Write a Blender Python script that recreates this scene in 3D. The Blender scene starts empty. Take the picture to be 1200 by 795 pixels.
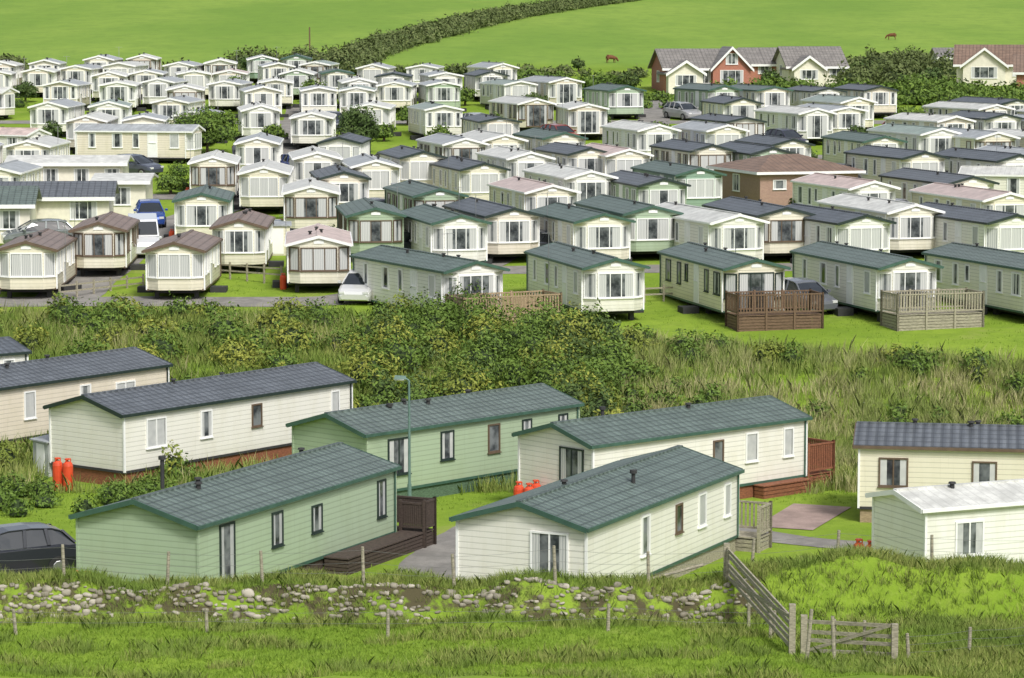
import bpy, math, random
import numpy as np
from mathutils import Vector, noise as mn
random.seed(7); rng=np.random.default_rng(7)
R=random.random
def U(a,b): return a+(b-a)*R()
scene=bpy.context.scene
# ------------------------------------------------------------ camera (on the hillside)
H=16.0; F=3350.0; PIT=math.radians(6.26)
cam=bpy.data.cameras.new("camera"); cam.sensor_width=36; cam.lens=F/1200*36
cam.clip_end=9000; cam.clip_start=1
co=bpy.data.objects.new("camera",cam); scene.collection.objects.link(co)
co.location=(0,0,H); co.rotation_euler=(math.radians(90)-PIT,0,0); scene.camera=co
# ------------------------------------------------------------ terrain
PX=[-3000,-300,-20,0,58,62,66.8,67.5,69,71.5,74,75.5,97,104,112,120,124,330,600,1500,4000,9000]
PZ=[120,40,17,14.4,2.6,2.25,1.9,2.62,2.5,1.3,.2,0,0,-.2,.2,1.55,1.8,12.1,22.9,62,120,150]
def ss(a,b,x):
    t=np.clip((x-a)/(b-a),0,1); return t*t*(3-2*t)
def hz(x,y):
    x=np.asarray(x,float); y=np.asarray(y,float)
    z=np.interp(y+.18*np.sin(x*1.3)*ss(65,66.5,y)*(1-ss(68,69,y)),PX,PZ)
    crest=ss(66.2,67.7,y)*(1-ss(70,74.5,y))
    z=z+crest*(.5*ss(4.2,7,x)+.08*np.sin(x*.9)+.06*np.sin(x*2.3+1))
    near=1-ss(70,74.5,y)
    z=z+near*(.06*np.sin(x*.7+y*.5)+.045*np.sin(x*1.7-y*1.1)+.025*np.sin(x*3.1+y*2.7))*ss(15,45,y)
    gul=ss(99,106,y)*(1-ss(114,120,y))
    z=z+gul*(.25*np.sin(x*.3)+.15*np.sin(x*.8+y*.4))
    far=ss(620,1300,y)
    z=z+far*(8*np.sin(x/170.+1)+ .012*x)
    return z
def hz1(x,y): return float(hz(x,y))
SY=np.concatenate([np.arange(40,400,.1),np.arange(400,1200,1.)])
def G(u,v,y0=40):
    t=math.tan(PIT+math.atan((v-397.5)/F)); s=SY[SY>=y0]
    zr=H-t*s; dep=s*math.cos(PIT)+(H-zr)*math.sin(PIT); x=(u-600)/F*dep
    i=int(np.argmax(hz(x,s)>=zr)); return float(x[i]),float(s[i]),hz1(x[i],s[i])
def P(u,v,z=None):
    if z is None:
        if v<440: return G(u,v,104)[:2]
        z=0.0
    a=PIT+math.atan((v-397.5)/F)
    y=(H-z)/math.tan(a); dep=y*math.cos(PIT)+(H-z)*math.sin(PIT)
    return ((u-600)*dep/F, y)
def uv(x,y):
    z=hz1(x,y); dep=y*math.cos(PIT)+(H-z)*math.sin(PIT); a=math.atan2(H-z,y)
    return 600+x*F/dep, 397.5+F*math.tan(a-PIT)
# ------------------------------------------------------------ materials
def newmat(name):
    m=bpy.data.materials.new(name); m.use_nodes=True; nt=m.node_tree
    return m,nt,nt.nodes["Principled BSDF"]
def nd(nt,t,**k):
    n=nt.nodes.new(t)
    for a,b in k.items(): setattr(n,a,b)
    return n
def mathn(nt,op,a,b=None,c=None):
    n=nd(nt,"ShaderNodeMath",operation=op)
    for i,x in enumerate((a,b,c)):
        if x is None: continue
        if hasattr(x,"links"): nt.links.new(x,n.inputs[i])
        else: n.inputs[i].default_value=x
    return n.outputs[0]
def mixc(nt,f,a,b,bt='MIX'):
    n=nd(nt,"ShaderNodeMix",data_type='RGBA',blend_type=bt)
    for s,x in ((n.inputs[0],f),(n.inputs[6],a),(n.inputs[7],b)):
        if hasattr(x,"links"): nt.links.new(x,s)
        elif isinstance(x,(tuple,list)): s.default_value=(*x[:3],1)
        else: s.default_value=x
    return n.outputs[2]
def noise_(nt,co_,sc,det=4,rough=.55):
    n=nd(nt,"ShaderNodeTexNoise"); n.inputs["Scale"].default_value=sc; n.inputs["Detail"].default_value=det
    n.inputs["Roughness"].default_value=rough
    if co_ is not None: nt.links.new(co_,n.inputs["Vector"])
    return n.outputs["Fac"]
def ramp(nt,f,lo,hi):
    n=nd(nt,"ShaderNodeMapRange",interpolation_type='SMOOTHSTEP'); nt.links.new(f,n.inputs[0])
    n.inputs[1].default_value=lo; n.inputs[2].default_value=hi
    return n.outputs[0]
def objco(nt): return nd(nt,"ShaderNodeTexCoord").outputs["Object"]
def scaleco(nt,c,s):
    n=nd(nt,"ShaderNodeMapping"); nt.links.new(c,n.inputs[0]); n.inputs["Scale"].default_value=s; return n.outputs[0]
def bump(nt,b,h,st,dist=.02):
    n=nd(nt,"ShaderNodeBump"); n.inputs["Strength"].default_value=st; n.inputs["Distance"].default_value=dist
    nt.links.new(h,n.inputs["Height"]); nt.links.new(n.outputs[0],b.inputs["Normal"])
def plain(name,col,rough=.6,var=.15,sc=3,metal=0):
    m,nt,b=newmat(name); c=objco(nt)
    f=noise_(nt,c,sc,5)
    k=mixc(nt,ramp(nt,f,.3,.7),tuple(x*(1-var) for x in col),tuple(min(1,x*(1+var)) for x in col))
    nt.links.new(k,b.inputs["Base Color"]); b.inputs["Roughness"].default_value=rough; b.inputs["Metallic"].default_value=metal
    return m
def cladding(name,col):
    m,nt,b=newmat(name); c=objco(nt)
    s=nd(nt,"ShaderNodeSeparateXYZ"); nt.links.new(c,s.inputs[0])
    fr=mathn(nt,'FRACT',mathn(nt,'MULTIPLY',s.outputs[2],6.0))
    groove_shade=mathn(nt,'LESS_THAN',fr,.22)
    f=noise_(nt,scaleco(nt,c,(1.2,1.2,.35)),2.0,6)
    info=nd(nt,"ShaderNodeObjectInfo")
    base=mixc(nt,ramp(nt,f,.4,.8),col,(col[0]*.89,col[1]*.88,col[2]*.83))
    tint=mixc(nt,mathn(nt,'MULTIPLY',info.outputs["Random"],.6),base,(col[0]*.92,col[1]*.88,col[2]*.78))
    st=noise_(nt,scaleco(nt,c,(5,5,.25)),2.5,4)
    tint=mixc(nt,mathn(nt,'MULTIPLY',ramp(nt,st,.55,.8),.25),tint,(col[0]*.6,col[1]*.6,col[2]*.5))
    low=nd(nt,"ShaderNodeMapRange"); nt.links.new(s.outputs[2],low.inputs[0]); low.inputs[1].default_value=.4; low.inputs[2].default_value=.9
    low.inputs[3].default_value=.45; low.inputs[4].default_value=0
    g=mixc(nt,mathn(nt,'MULTIPLY',low.outputs[0],noise_(nt,c,5,4)),tint,(.25,.26,.16))
    g=mixc(nt,mathn(nt,'MULTIPLY',groove_shade,.38),g,(col[0]*.4,col[1]*.4,col[2]*.36))  # board joint lines, with the shade inside the grooves painted into the colour
    nt.links.new(g,b.inputs["Base Color"]); b.inputs["Roughness"].default_value=.5
    bump(nt,b,fr,.5,.02)
    return m
def roofing(name,col,tile=True):
    m,nt,b=newmat(name); c=objco(nt)
    s=nd(nt,"ShaderNodeSeparateXYZ"); nt.links.new(c,s.inputs[0])
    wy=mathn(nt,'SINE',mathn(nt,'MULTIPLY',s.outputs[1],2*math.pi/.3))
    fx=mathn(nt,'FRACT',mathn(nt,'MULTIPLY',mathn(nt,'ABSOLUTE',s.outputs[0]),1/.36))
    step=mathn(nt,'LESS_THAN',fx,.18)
    info=nd(nt,"ShaderNodeObjectInfo")
    f=noise_(nt,c,1.6,7,.65); f2=noise_(nt,c,14,3)
    k=mixc(nt,ramp(nt,f,.35,.7),tuple(x*.82 for x in col),tuple(x*1.22+.01 for x in col))
    k=mixc(nt,mathn(nt,'MULTIPLY',info.outputs["Random"],.35),k,tuple(x*.5+.12 for x in col))
    k=mixc(nt,mathn(nt,'MULTIPLY',ramp(nt,f2,.55,.75),.25),k,(.3,.31,.25))
    if tile:
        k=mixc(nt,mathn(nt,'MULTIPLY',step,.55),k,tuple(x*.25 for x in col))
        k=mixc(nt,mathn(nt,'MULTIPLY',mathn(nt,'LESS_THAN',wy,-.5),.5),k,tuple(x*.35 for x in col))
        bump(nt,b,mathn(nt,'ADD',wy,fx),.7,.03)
    else:
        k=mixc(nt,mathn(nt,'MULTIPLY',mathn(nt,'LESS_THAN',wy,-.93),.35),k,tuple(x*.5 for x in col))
    nt.links.new(k,b.inputs["Base Color"]); b.inputs["Roughness"].default_value=.45
    return m
WALL={'c':cladding("cladding_cream",(.86,.82,.69)),'w':cladding("cladding_white",(.88,.87,.82)),
      'g':cladding("cladding_sage",(.42,.53,.39)),'k':cladding("cladding_buff",(.80,.73,.63)),
      'd':cladding("cladding_mid_green",(.27,.40,.31))}
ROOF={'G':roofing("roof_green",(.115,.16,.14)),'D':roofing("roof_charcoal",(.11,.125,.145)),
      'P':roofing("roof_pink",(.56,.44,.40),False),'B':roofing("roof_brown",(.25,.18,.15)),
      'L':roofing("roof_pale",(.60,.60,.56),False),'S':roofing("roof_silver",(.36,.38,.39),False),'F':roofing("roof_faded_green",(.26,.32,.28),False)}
def glassm():
    m,nt,b=newmat("window_glass"); c=objco(nt)
    k=mixc(nt,ramp(nt,noise_(nt,c,1.6,3),.35,.65),(.03,.035,.04),(.2,.215,.22))
    nt.links.new(k,b.inputs["Base Color"]); b.inputs["Roughness"].default_value=.06
    return m
MG=glassm()
def curtm():
    m,nt,b=newmat("curtain"); c=objco(nt)
    w=nd(nt,"ShaderNodeTexWave"); w.inputs["Scale"].default_value=3.5; w.inputs["Distortion"].default_value=1.5
    nt.links.new(c,w.inputs[0])
    k=mixc(nt,w.outputs["Fac"],(.42,.43,.43),(.62,.62,.6)); nt.links.new(k,b.inputs["Base Color"]); b.inputs["Roughness"].default_value=.35
    return m
MCUR=curtm()
MFRAME=plain("upvc_white",(.86,.86,.84),.4,.03)
MBRN=plain("frame_brown",(.13,.09,.06),.5)
MBLK=plain("frame_dark_green",(.02,.035,.03),.5)
MCH=plain("chassis",(.035,.035,.035),.8)
MTRIMG=plain("trim_green",(.05,.11,.08),.5)
def woodm(name,col):
    m,nt,b=newmat(name); c=objco(nt)
    f=noise_(nt,scaleco(nt,c,(3,3,14)),3,6)
    k=mixc(nt,ramp(nt,f,.3,.7),tuple(x*.65 for x in col),tuple(x*1.25 for x in col))
    nt.links.new(k,b.inputs["Base Color"]); b.inputs["Roughness"].default_value=.8
    return m
WOOD={'r':woodm("wood_red_brown",(.24,.09,.045)),'b':woodm("wood_brown",(.16,.1,.06)),'e':woodm("wood_ebony",(.07,.05,.04)),
      'y':woodm("wood_weathered",(.34,.31,.23)),'n':woodm("wood_new",(.35,.26,.16)),'g':woodm("wood_green",(.09,.15,.09))}
def brickm(name,c1,c2):
    m,nt,b=newmat(name); t=nd(nt,"ShaderNodeTexBrick"); t.inputs["Color1"].default_value=(*c1,1); t.inputs["Color2"].default_value=(*c2,1)
    t.inputs["Mortar"].default_value=(.35,.3,.26,1); t.inputs["Scale"].default_value=4.5
    c=objco(nt)
    s=nd(nt,"ShaderNodeSeparateXYZ"); nt.links.new(c,s.inputs[0]); cb=nd(nt,"ShaderNodeCombineXYZ")
    nt.links.new(mathn(nt,'ADD',s.outputs[0],s.outputs[1]),cb.inputs[0]); nt.links.new(s.outputs[2],cb.inputs[1])
    nt.links.new(cb.outputs[0],t.inputs[0]); nt.links.new(t.outputs[0],b.inputs["Base Color"]); b.inputs["Roughness"].default_value=.85
    return m
BRICK=brickm("brick_red",(.46,.15,.08),(.38,.12,.07)); BRICKB=brickm("brick_brown",(.42,.26,.19),(.34,.2,.15))
def groundm():
    m,nt,b=newmat("grass_ground"); g=nd(nt,"ShaderNodeNewGeometry").outputs["Position"]
    s=nd(nt,"ShaderNodeSeparateXYZ"); nt.links.new(g,s.inputs[0])
    n1=noise_(nt,g,.12,6,.6); n2=noise_(nt,g,1.3,6,.7); n3=noise_(nt,g,9,3,.6); n4=noise_(nt,g,.35,4)
    k=mixc(nt,ramp(nt,n1,.35,.65),(.17,.27,.025),(.24,.345,.04))
    k=mixc(nt,mathn(nt,'MULTIPLY',ramp(nt,n2,.42,.72),.5),k,(.12,.2,.025))
    k=mixc(nt,mathn(nt,'MULTIPLY',ramp(nt,n3,.5,.75),.3),k,(.30,.35,.09))
    k=mixc(nt,mathn(nt,'MULTIPLY',ramp(nt,n4,.56,.75),.55),k,(.29,.30,.10))
    ff=nd(nt,"ShaderNodeMapRange"); nt.links.new(s.outputs[1],ff.inputs[0]); ff.inputs[1].default_value=312; ff.inputs[2].default_value=326
    n5=noise_(nt,scaleco(nt,g,(1,.35,1)),.03,5,.6); n6=noise_(nt,scaleco(nt,g,(1,.5,1)),.35,8,.8)
    fld=mixc(nt,ramp(nt,n5,.35,.65),(.17,.285,.045),(.235,.345,.06))
    fld=mixc(nt,mathn(nt,'MULTIPLY',ramp(nt,n6,.4,.7),.6),fld,(.125,.22,.04))
    k=mixc(nt,ff.outputs[0],k,fld)
    bk=mathn(nt,'MULTIPLY',mathn(nt,'GREATER_THAN',s.outputs[1],66.6),mathn(nt,'LESS_THAN',s.outputs[1],67.8))
    bk=mathn(nt,'MULTIPLY',bk,mathn(nt,'LESS_THAN',s.outputs[0],6.2))
    k=mixc(nt,mathn(nt,'MULTIPLY',bk,ramp(nt,noise_(nt,g,1.4,5,.7),.44,.58)),k,(.085,.075,.04))
    nt.links.new(k,b.inputs["Base Color"]); b.inputs["Roughness"].default_value=.95
    b.inputs["Specular IOR Level"].default_value=.1
    bump(nt,b,n3,.6,.06)
    return m
MGR=groundm()
def asphalt(name,col):
    m,nt,b=newmat(name); g=nd(nt,"ShaderNodeNewGeometry").outputs["Position"]
    k=mixc(nt,ramp(nt,noise_(nt,g,.8,6,.7),.35,.7),tuple(x*.75 for x in col),tuple(x*1.2 for x in col))
    k=mixc(nt,mathn(nt,'MULTIPLY',ramp(nt,noise_(nt,g,25,2),.5,.7),.4),k,tuple(x*.55 for x in col))
    nt.links.new(k,b.inputs["Base Color"]); b.inputs["Roughness"].default_value=.9
    return m
MAS=asphalt("asphalt",(.25,.235,.215)); MPINK=asphalt("concrete_pink",(.34,.25,.22))
def leafm(name,a,b_,c_,sc=.25):
    m,nt,b=newmat(name); ge=nd(nt,"ShaderNodeNewGeometry")
    k=mixc(nt,ge.outputs["Random Per Island"],a,b_)
    k=mixc(nt,ramp(nt,noise_(nt,ge.outputs["Position"],sc,4,.6),.4,.62),k,c_)
    nt.links.new(k,b.inputs["Base Color"]); b.inputs["Roughness"].default_value=.7
    b.inputs["Specular IOR Level"].default_value=.25
    return m
LG=leafm("leaves_green",(.065,.12,.02),(.17,.25,.04),(.11,.18,.03),.4)
LY=leafm("leaves_olive",(.16,.20,.03),(.36,.37,.07),(.16,.205,.035),.3)
LDK=leafm("leaves_dark",(.045,.08,.02),(.12,.17,.045),(.07,.115,.03),.3)
LHD=leafm("hedge_leaves",(.07,.105,.03),(.17,.20,.07),(.10,.13,.04),.06)
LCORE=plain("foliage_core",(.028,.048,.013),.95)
GB=leafm("grass_blades",(.13,.24,.02),(.28,.38,.05),(.20,.31,.035),.25)
GT=leafm("dry_grass",(.30,.31,.12),(.54,.49,.26),(.23,.28,.08),.22)
GM=leafm("rank_grass",(.16,.23,.04),(.37,.39,.12),(.17,.25,.045),.35)
# ------------------------------------------------------------ mesh helpers
class MB:
    def __init__(s): s.v=[];s.f=[];s.m=[];s.mats=[]
    def mi(s,m):
        if m not in s.mats: s.mats.append(m)
        return s.mats.index(m)
    def hexa(s,p,m):
        i=len(s.v); s.v+=[tuple(q) for q in p]; k=s.mi(m)
        for f in ((0,3,2,1),(4,5,6,7),(0,1,5,4),(1,2,6,5),(2,3,7,6),(3,0,4,7)):
            s.f.append(tuple(i+a for a in f)); s.m.append(k)
    def box(s,x0,x1,y0,y1,z0,z1,m):
        s.hexa([(x0,y0,z0),(x1,y0,z0),(x1,y1,z0),(x0,y1,z0),(x0,y0,z1),(x1,y0,z1),(x1,y1,z1),(x0,y1,z1)],m)
    def prism_y(s,poly,y0,y1,m):
        i=len(s.v); n=len(poly); k=s.mi(m)
        s.v+=[(a,y0,b) for a,b in poly]+[(a,y1,b) for a,b in poly]
        s.f.append(tuple(i+j for j in range(n))); s.m.append(k)
        s.f.append(tuple(i+n+j for j in reversed(range(n)))); s.m.append(k)
        for j in range(n):
            q=(j+1)%n; s.f.append((i+j,i+n+j,i+n+q,i+q)); s.m.append(k)
    def prism_z(s,poly,z0,z1,m):
        i=len(s.v); n=len(poly); k=s.mi(m)
        s.v+=[(a,b,z0) for a,b in poly]+[(a,b,z1) for a,b in poly]
        s.f.append(tuple(i+j for j in reversed(range(n)))); s.m.append(k)
        s.f.append(tuple(i+n+j for j in range(n))); s.m.append(k)
        for j in range(n):
            q=(j+1)%n; s.f.append((i+j,i+q,i+n+q,i+n+j)); s.m.append(k)
    def fbox(s,o,t,n,u0,u1,z0,z1,d0,d1,m):
        def q(u,d,z): return (o[0]+t[0]*u+n[0]*d, o[1]+t[1]*u+n[1]*d, z)
        s.hexa([q(u0,d1,z0),q(u1,d1,z0),q(u1,d0,z0),q(u0,d0,z0),q(u0,d1,z1),q(u1,d1,z1),q(u1,d0,z1),q(u0,d0,z1)],m)
    def cyl(s,p0,p1,r0,r1,m,n=10):
        p0=Vector(p0);p1=Vector(p1); d=(p1-p0).normalized(); a=d.orthogonal().normalized(); b=d.cross(a)
        i=len(s.v); k=s.mi(m)
        for j in range(n):
            w=2*math.pi*j/n; e=a*math.cos(w)+b*math.sin(w); s.v+=[tuple(p0+e*r0),tuple(p1+e*r1)]
        for j in range(n):
            q=(j+1)%n; s.f.append((i+2*j,i+2*q,i+2*q+1,i+2*j+1)); s.m.append(k)
        s.f.append(tuple(i+2*j for j in reversed(range(n)))); s.m.append(k)
        s.f.append(tuple(i+2*j+1 for j in range(n))); s.m.append(k)
    def window(s,o,t,n,uc,w,z0,z1,fr=None,panes=1,curt=.25,net=False):
        fr=fr or MFRAME; e=.055; a=uc-w/2; b=uc+w/2
        s.fbox(o,t,n,a+.02,b-.02,z0+.02,z1-.02,-.03,.008,MG)
        s.fbox(o,t,n,a,a+e,z0,z1,-.02,.045,fr); s.fbox(o,t,n,b-e,b,z0,z1,-.02,.045,fr)
        s.fbox(o,t,n,a+e,b-e,z0,z0+e,-.02,.042,fr); s.fbox(o,t,n,a+e,b-e,z1-e,z1,-.02,.042,fr)
        s.fbox(o,t,n,a-.03,b+.03,z0-.035,z0-.002,-.02,.075,fr)
        pw=(w-2*e)/panes
        for i in range(panes):
            l=a+e+pw*i
            if i: s.fbox(o,t,n,l-.022,l+.022,z0+e,z1-e,-.02,.038,fr)
            if net: s.fbox(o,t,n,l+.03,l+pw-.03,z0+e+.002,z1-e-.002,0,.014,MCUR)
        if curt and not net:
            cw=w*curt
            s.fbox(o,t,n,a+e,a+e+cw,z0+e+.002,z1-e-.002,0,.016,MCUR); s.fbox(o,t,n,b-e-cw,b-e,z0+e+.002,z1-e-.002,0,.016,MCUR)
    def obj(s,name,loc=(0,0,0),rz=0,bev=0,smooth=False,parent=None):
        me=bpy.data.meshes.new(name); me.from_pydata(s.v,[],s.f)
        for m in s.mats: me.materials.append(m)
        me.polygons.foreach_set("material_index",s.m)
        if smooth: me.polygons.foreach_set("use_smooth",[True]*len(s.f))
        me.update(); o=bpy.data.objects.new(name,me); scene.collection.objects.link(o)
        o.location=loc; o.rotation_euler=(0,0,rz)
        if bev:
            b=o.modifiers.new("bevel",'BEVEL'); b.width=bev; b.segments=2; b.limit_method='ANGLE'; b.angle_limit=math.radians(35)
        if parent: o.parent=parent
        return o
def npmesh(name,V,Fc,mats,mi=None,smooth=False):
    me=bpy.data.meshes.new(name); k=Fc.shape[1]
    me.vertices.add(len(V)); me.vertices.foreach_set("co",V.astype(np.float32).ravel())
    me.loops.add(Fc.size); me.loops.foreach_set("vertex_index",Fc.astype(np.int32).ravel())
    me.polygons.add(len(Fc)); me.polygons.foreach_set("loop_start",np.arange(0,Fc.size,k,dtype=np.int32))
    try: me.polygons.foreach_set("loop_total",np.full(len(Fc),k,dtype=np.int32))
    except Exception: pass
    for m in mats: me.materials.append(m)
    if mi is not None: me.polygons.foreach_set("material_index",mi.astype(np.int32))
    if smooth: me.polygons.foreach_set("use_smooth",np.ones(len(Fc),dtype=bool))
    me.update(calc_edges=True); me.validate()
    o=bpy.data.objects.new(name,me); scene.collection.objects.link(o); return o
# ------------------------------------------------------------ ground sheet
xs=np.concatenate([np.linspace(-3000,-320,14),np.linspace(-300,-60,25),np.linspace(-56,-22,12),np.arange(-20,20.01,.35),np.linspace(22,56,12),np.linspace(60,300,25),np.linspace(320,3000,14)])
ys=np.concatenate([np.linspace(-2500,-30,14),np.linspace(-20,48,12),np.arange(50,66,.33),np.arange(66,69,.15),np.arange(69.1,75.3,.33),[75.5],np.linspace(78,96,7),np.arange(97,124,1.),[124],np.linspace(140,330,10),np.linspace(345,1000,40),np.linspace(1050,8000,30)])
X,Y=np.meshgrid(xs,ys); Z=hz(X,Y); nx=len(xs); ny=len(ys)
V=np.stack([X.ravel(),Y.ravel(),Z.ravel()],1)
ii=(np.arange(ny-1)[:,None]*nx+np.arange(nx-1)[None,:]).ravel()
npmesh("ground",V,np.stack([ii,ii+1,ii+nx+1,ii+nx],1),[MGR],smooth=True)
# ------------------------------------------------------------ roads
def strip(name,pts,w,m,z=.012):
    b=MB(); n=len(pts); k=b.mi(m)
    for i in range(n):
        a=Vector(pts[max(0,i-1)]); c=Vector(pts[min(n-1,i+1)]); d=(c-a).normalized(); nn=Vector((-d.y,d.x)); p=Vector(pts[i])
        ww=w*(1+.05*math.sin(i*1.7))
        for q in (p+nn*ww/2,p-nn*ww/2): b.v.append((q.x,q.y,hz1(q.x,q.y)+z))
    for i in range(n-1): b.f.append((2*i,2*i+1,2*i+3,2*i+2)); b.m.append(k)
    return b.obj(name)
def arc(pts,n=6):
    out=[]
    for i in range(len(pts)-1):
        p0=pts[max(0,i-1)];p1=pts[i];p2=pts[i+1];p3=pts[min(len(pts)-1,i+2)]
        for j in range(n):
            t=j/n; out.append(tuple(.5*((2*p1[k])+(-p0[k]+p2[k])*t+(2*p0[k]-5*p1[k]+4*p2[k]-p3[k])*t*t+(-p0[k]+3*p1[k]-3*p2[k]+p3[k])*t**3) for k in (0,1)))
    out.append(pts[-1]); return out
strip("road",arc([(-40,138.5),(-28,139),(-18,139.3),(-9,139.5),(-6.3,144),(-3,150),(6,151),(24,153),(50,158)]),3.2,MAS,.016)
strip("road",arc([(-22,140.5),(-21.6,155),(-20.5,170),(-17.5,186),(-16.5,215),(-19,262)]),3.2,MAS,.012)
strip("road",arc([(-50,186.5),(-17,186),(10,187),(60,186)]),3.2,MAS,.020)
strip("road",arc([(-60,213),(-10,213),(30,213),(60,212)]),3.2,MAS,.024)
strip("road",arc([(-60,244),(-10,244),(30,244),(70,244)]),3.4,MAS,.020)
strip("road",arc([(-2,152),(2,170),(4,187),(9,213),(12,244),(14,268)]),2.8,MAS,.028)
strip("road",arc([(-2.8,74.6),(-2.2,82),(-1.4,87.5),(0,91.5)]),2.7,MAS,.012)
strip("road",arc([(6.2,91.2),(9,88),(14,86.2),(22,85.5)]),1.5,MAS,.016)
strip("pavement",[(8.7,90.2),(10.4,94.6)],1.9,MPINK,.022)
strip("pavement",[(-19,81),(-13.4,82.3)],3,MAS,.014)
# ------------------------------------------------------------ static caravans
FOOT=[]
def foot(o,a,W,L):
    n=max(2,int(L/2)); d=(-math.sin(a),math.cos(a))
    for i in range(n+1): FOOT.append((o[0]+d[0]*L*i/n,o[1]+d[1]*L*i/n,W/2))
def free(x,y,r):
    return all((x-a)**2+(y-b)**2>(r+c)**2 for a,b,c in FOOT)
def caravan(x,y,a,W,L,wall,roof,front='bay',rise=.40,skirt=None,lwin=None,rwin=None,trim=None,fr=None,net=None,zf=.5,he=2.0,custom=None):
    b=MB(); w=W/2; ze=zf+he; zr=ze+rise; wm=WALL[wall]; rm=ROOF[roof]
    if net is None: net=R()<.35
    tr=trim or {'G':MTRIMG,'D':MBLK,'B':MBRN}.get(roof,MFRAME)
    if fr is None: fr=MFRAME if (R()<.88 or y<117) else MBRN
    b.prism_y([(-w,zf),(w,zf),(w,ze),(0,zr),(-w,ze)],0,L,wm)
    of=.18
    if front in('bay','french'): of=.55
    ob=.12; ov=.10; sl=rise/w; th=.06
    for sg in (-1,1):
        x1=sg*(w+ov); z1=zr-sl*(w+ov)+.015
        b.hexa([(0,-of,zr+.015),(x1,-of,z1),(x1,L+ob,z1),(0,L+ob,zr+.015),(0,-of,zr+.015+th),(x1,-of,z1+th),(x1,L+ob,z1+th),(0,L+ob,zr+.015+th)],rm)
        b.box(min(x1,x1+sg*.06),max(x1,x1+sg*.06),-of-.02,L+ob+.02,z1-.05,z1+.05,tr)
        for ya,yb in ((-of-.035,-of-.003),(L+ob+.003,L+ob+.035)):
            xx=sg*(w+ov-.01); zz=zr-sl*(w+ov-.01)
            b.hexa([(0,ya,zr-.06),(xx,ya,zz-.06),(xx,yb,zz-.06),(0,yb,zr-.06),(0,ya,zr+.085),(xx,ya,zz+.085),(xx,yb,zz+.085),(0,yb,zr+.085)],tr)
        b.cyl((sg*(w+.05),L-.1,zf),(sg*(w+.05),L-.1,ze-.02),.03,.03,MFRAME if tr is MFRAME else tr,6)
    b.box(-.09,.09,-of+.02,L+ob-.02,zr+.05,zr+.105,rm)
    for sx in(-w,w):
        for yy in (0,L):
            b.box(sx-.035,sx+.035,yy-.035,yy+.035,zf-.02,ze-.03,MFRAME if wall!='g' else wm)
    b.box(-w-.02,w+.02,-.025,L+.025,zf-.06,zf+.03,tr if roof in 'GB' else MCH)
    b.box(-w+.35,w-.35,.3,L-.3,zf-.22,zf-.061,MCH)
    for sx in (-w+.45,w-.45):
        for k in range(4): 
            yy=.5+(L-1)*k/3; b.box(sx-.1,sx+.1,yy-.15,yy+.15,-.5,zf-.221,MCH)
        b.cyl((sx-.09,L*.55,.25),(sx+.09,L*.55,.25),.3,.3,MCH,12)
    if skirt:
        b.box(-w+.05,w-.05,.05,L-.05,-.1,zf-.065,skirt)
    z0=zf+.72; z1=zf+1.78
    if front in('bay','french'):
        b.prism_z([(-w+.06,.02),(-w+.62,-.45),(w-.62,-.45),(w-.06,.02)],zf-.01,ze-.03,wm)
        b.prism_y([(-w,ze-.06),(w,ze-.06),(0,zr-.005)],-.46,-.005,wm)
        fw=W-1.24
        if front=='bay':
            b.window((0,-.45),(1,0),(0,-1),0,fw-.02,z0-.12,z1,fr,3,U(.12,.3),net)
        else:
            b.window((0,-.45),(1,0),(0,-1),0,fw-.02,zf+.06,z1+.05,fr,3,U(.1,.24),False)
        d=math.hypot(.56,.45)
        b.window((-w+.34,-.225),(.56/d,-.45/d),(-.45/d,-.56/d),0,d-.08,z0-.12,z1,fr,1,.3,net)
        b.window((w-.34,-.225),(.56/d,.45/d),(.45/d,-.56/d),0,d-.08,z0-.12,z1,fr,1,.3,net)
        b.box(-.25,.25,-.49,-.462,ze+.06,ze+.12+rise*.25,MFRAME)
    elif front=='flat':
        b.window((0,0),(1,0),(0,-1),0,W*.52,z0-.05,z1,fr,3,U(.1,.3),net)
        b.window((0,0),(1,0),(0,-1),-W*.39,W*.17,z0-.05,z1,fr,1,.2,net); b.window((0,0),(1,0),(0,-1),W*.39,W*.17,z0-.05,z1,fr,1,.2,net)
    elif front=='patio':
        b.window((0,0),(1,0),(0,-1),W*.22,1.15,zf+.3,z1+.05,fr,2,.2,net)
    if lwin is None: lwin=[(.08,.9,1),(.24,.6,1),(.40,-1,1),(.56,.45,0),(.68,.6,1),(.86,.8,1)] if R()<.5 else [(.1,.7,2),(.3,-1,1),(.45,.5,0),(.62,.8,1),(.85,.55,1)]
    if rwin is None: rwin=lwin
    for lst,sx,t,n in ((lwin,-w,(0,-1),(-1,0)),(rwin,w,(0,1),(1,0))):
        for it in lst:
            f,ww,cu=it[:3]; yy=L*f; fm=it[3] if len(it)>3 else fr
            if ww<0:
                b.fbox((sx,yy),t,n,-.38,.38,zf+.04,zf+1.9,-.02,.03,MFRAME); b.window((sx,yy),t,n,0,.5,zf+1.1,zf+1.75,MFRAME,1,.1)
                b.box(min(sx,sx+math.copysign(.8,sx)),max(sx,sx+math.copysign(.8,sx)),yy-.45,yy+.45,-.4,zf-.12,MCH)
            elif len(it)>4: b.window((sx,yy),t,n,0,ww,zf+it[4],zf+it[5],fm,2 if ww>.85 else 1,.22 if cu==1 else 0,cu==2)
            else: b.window((sx,yy),t,n,0,ww,z0+(.25 if ww<.5 else 0),z1,fm,2 if ww>.85 else 1,.2 if cu==1 else 0,cu==2)
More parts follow.
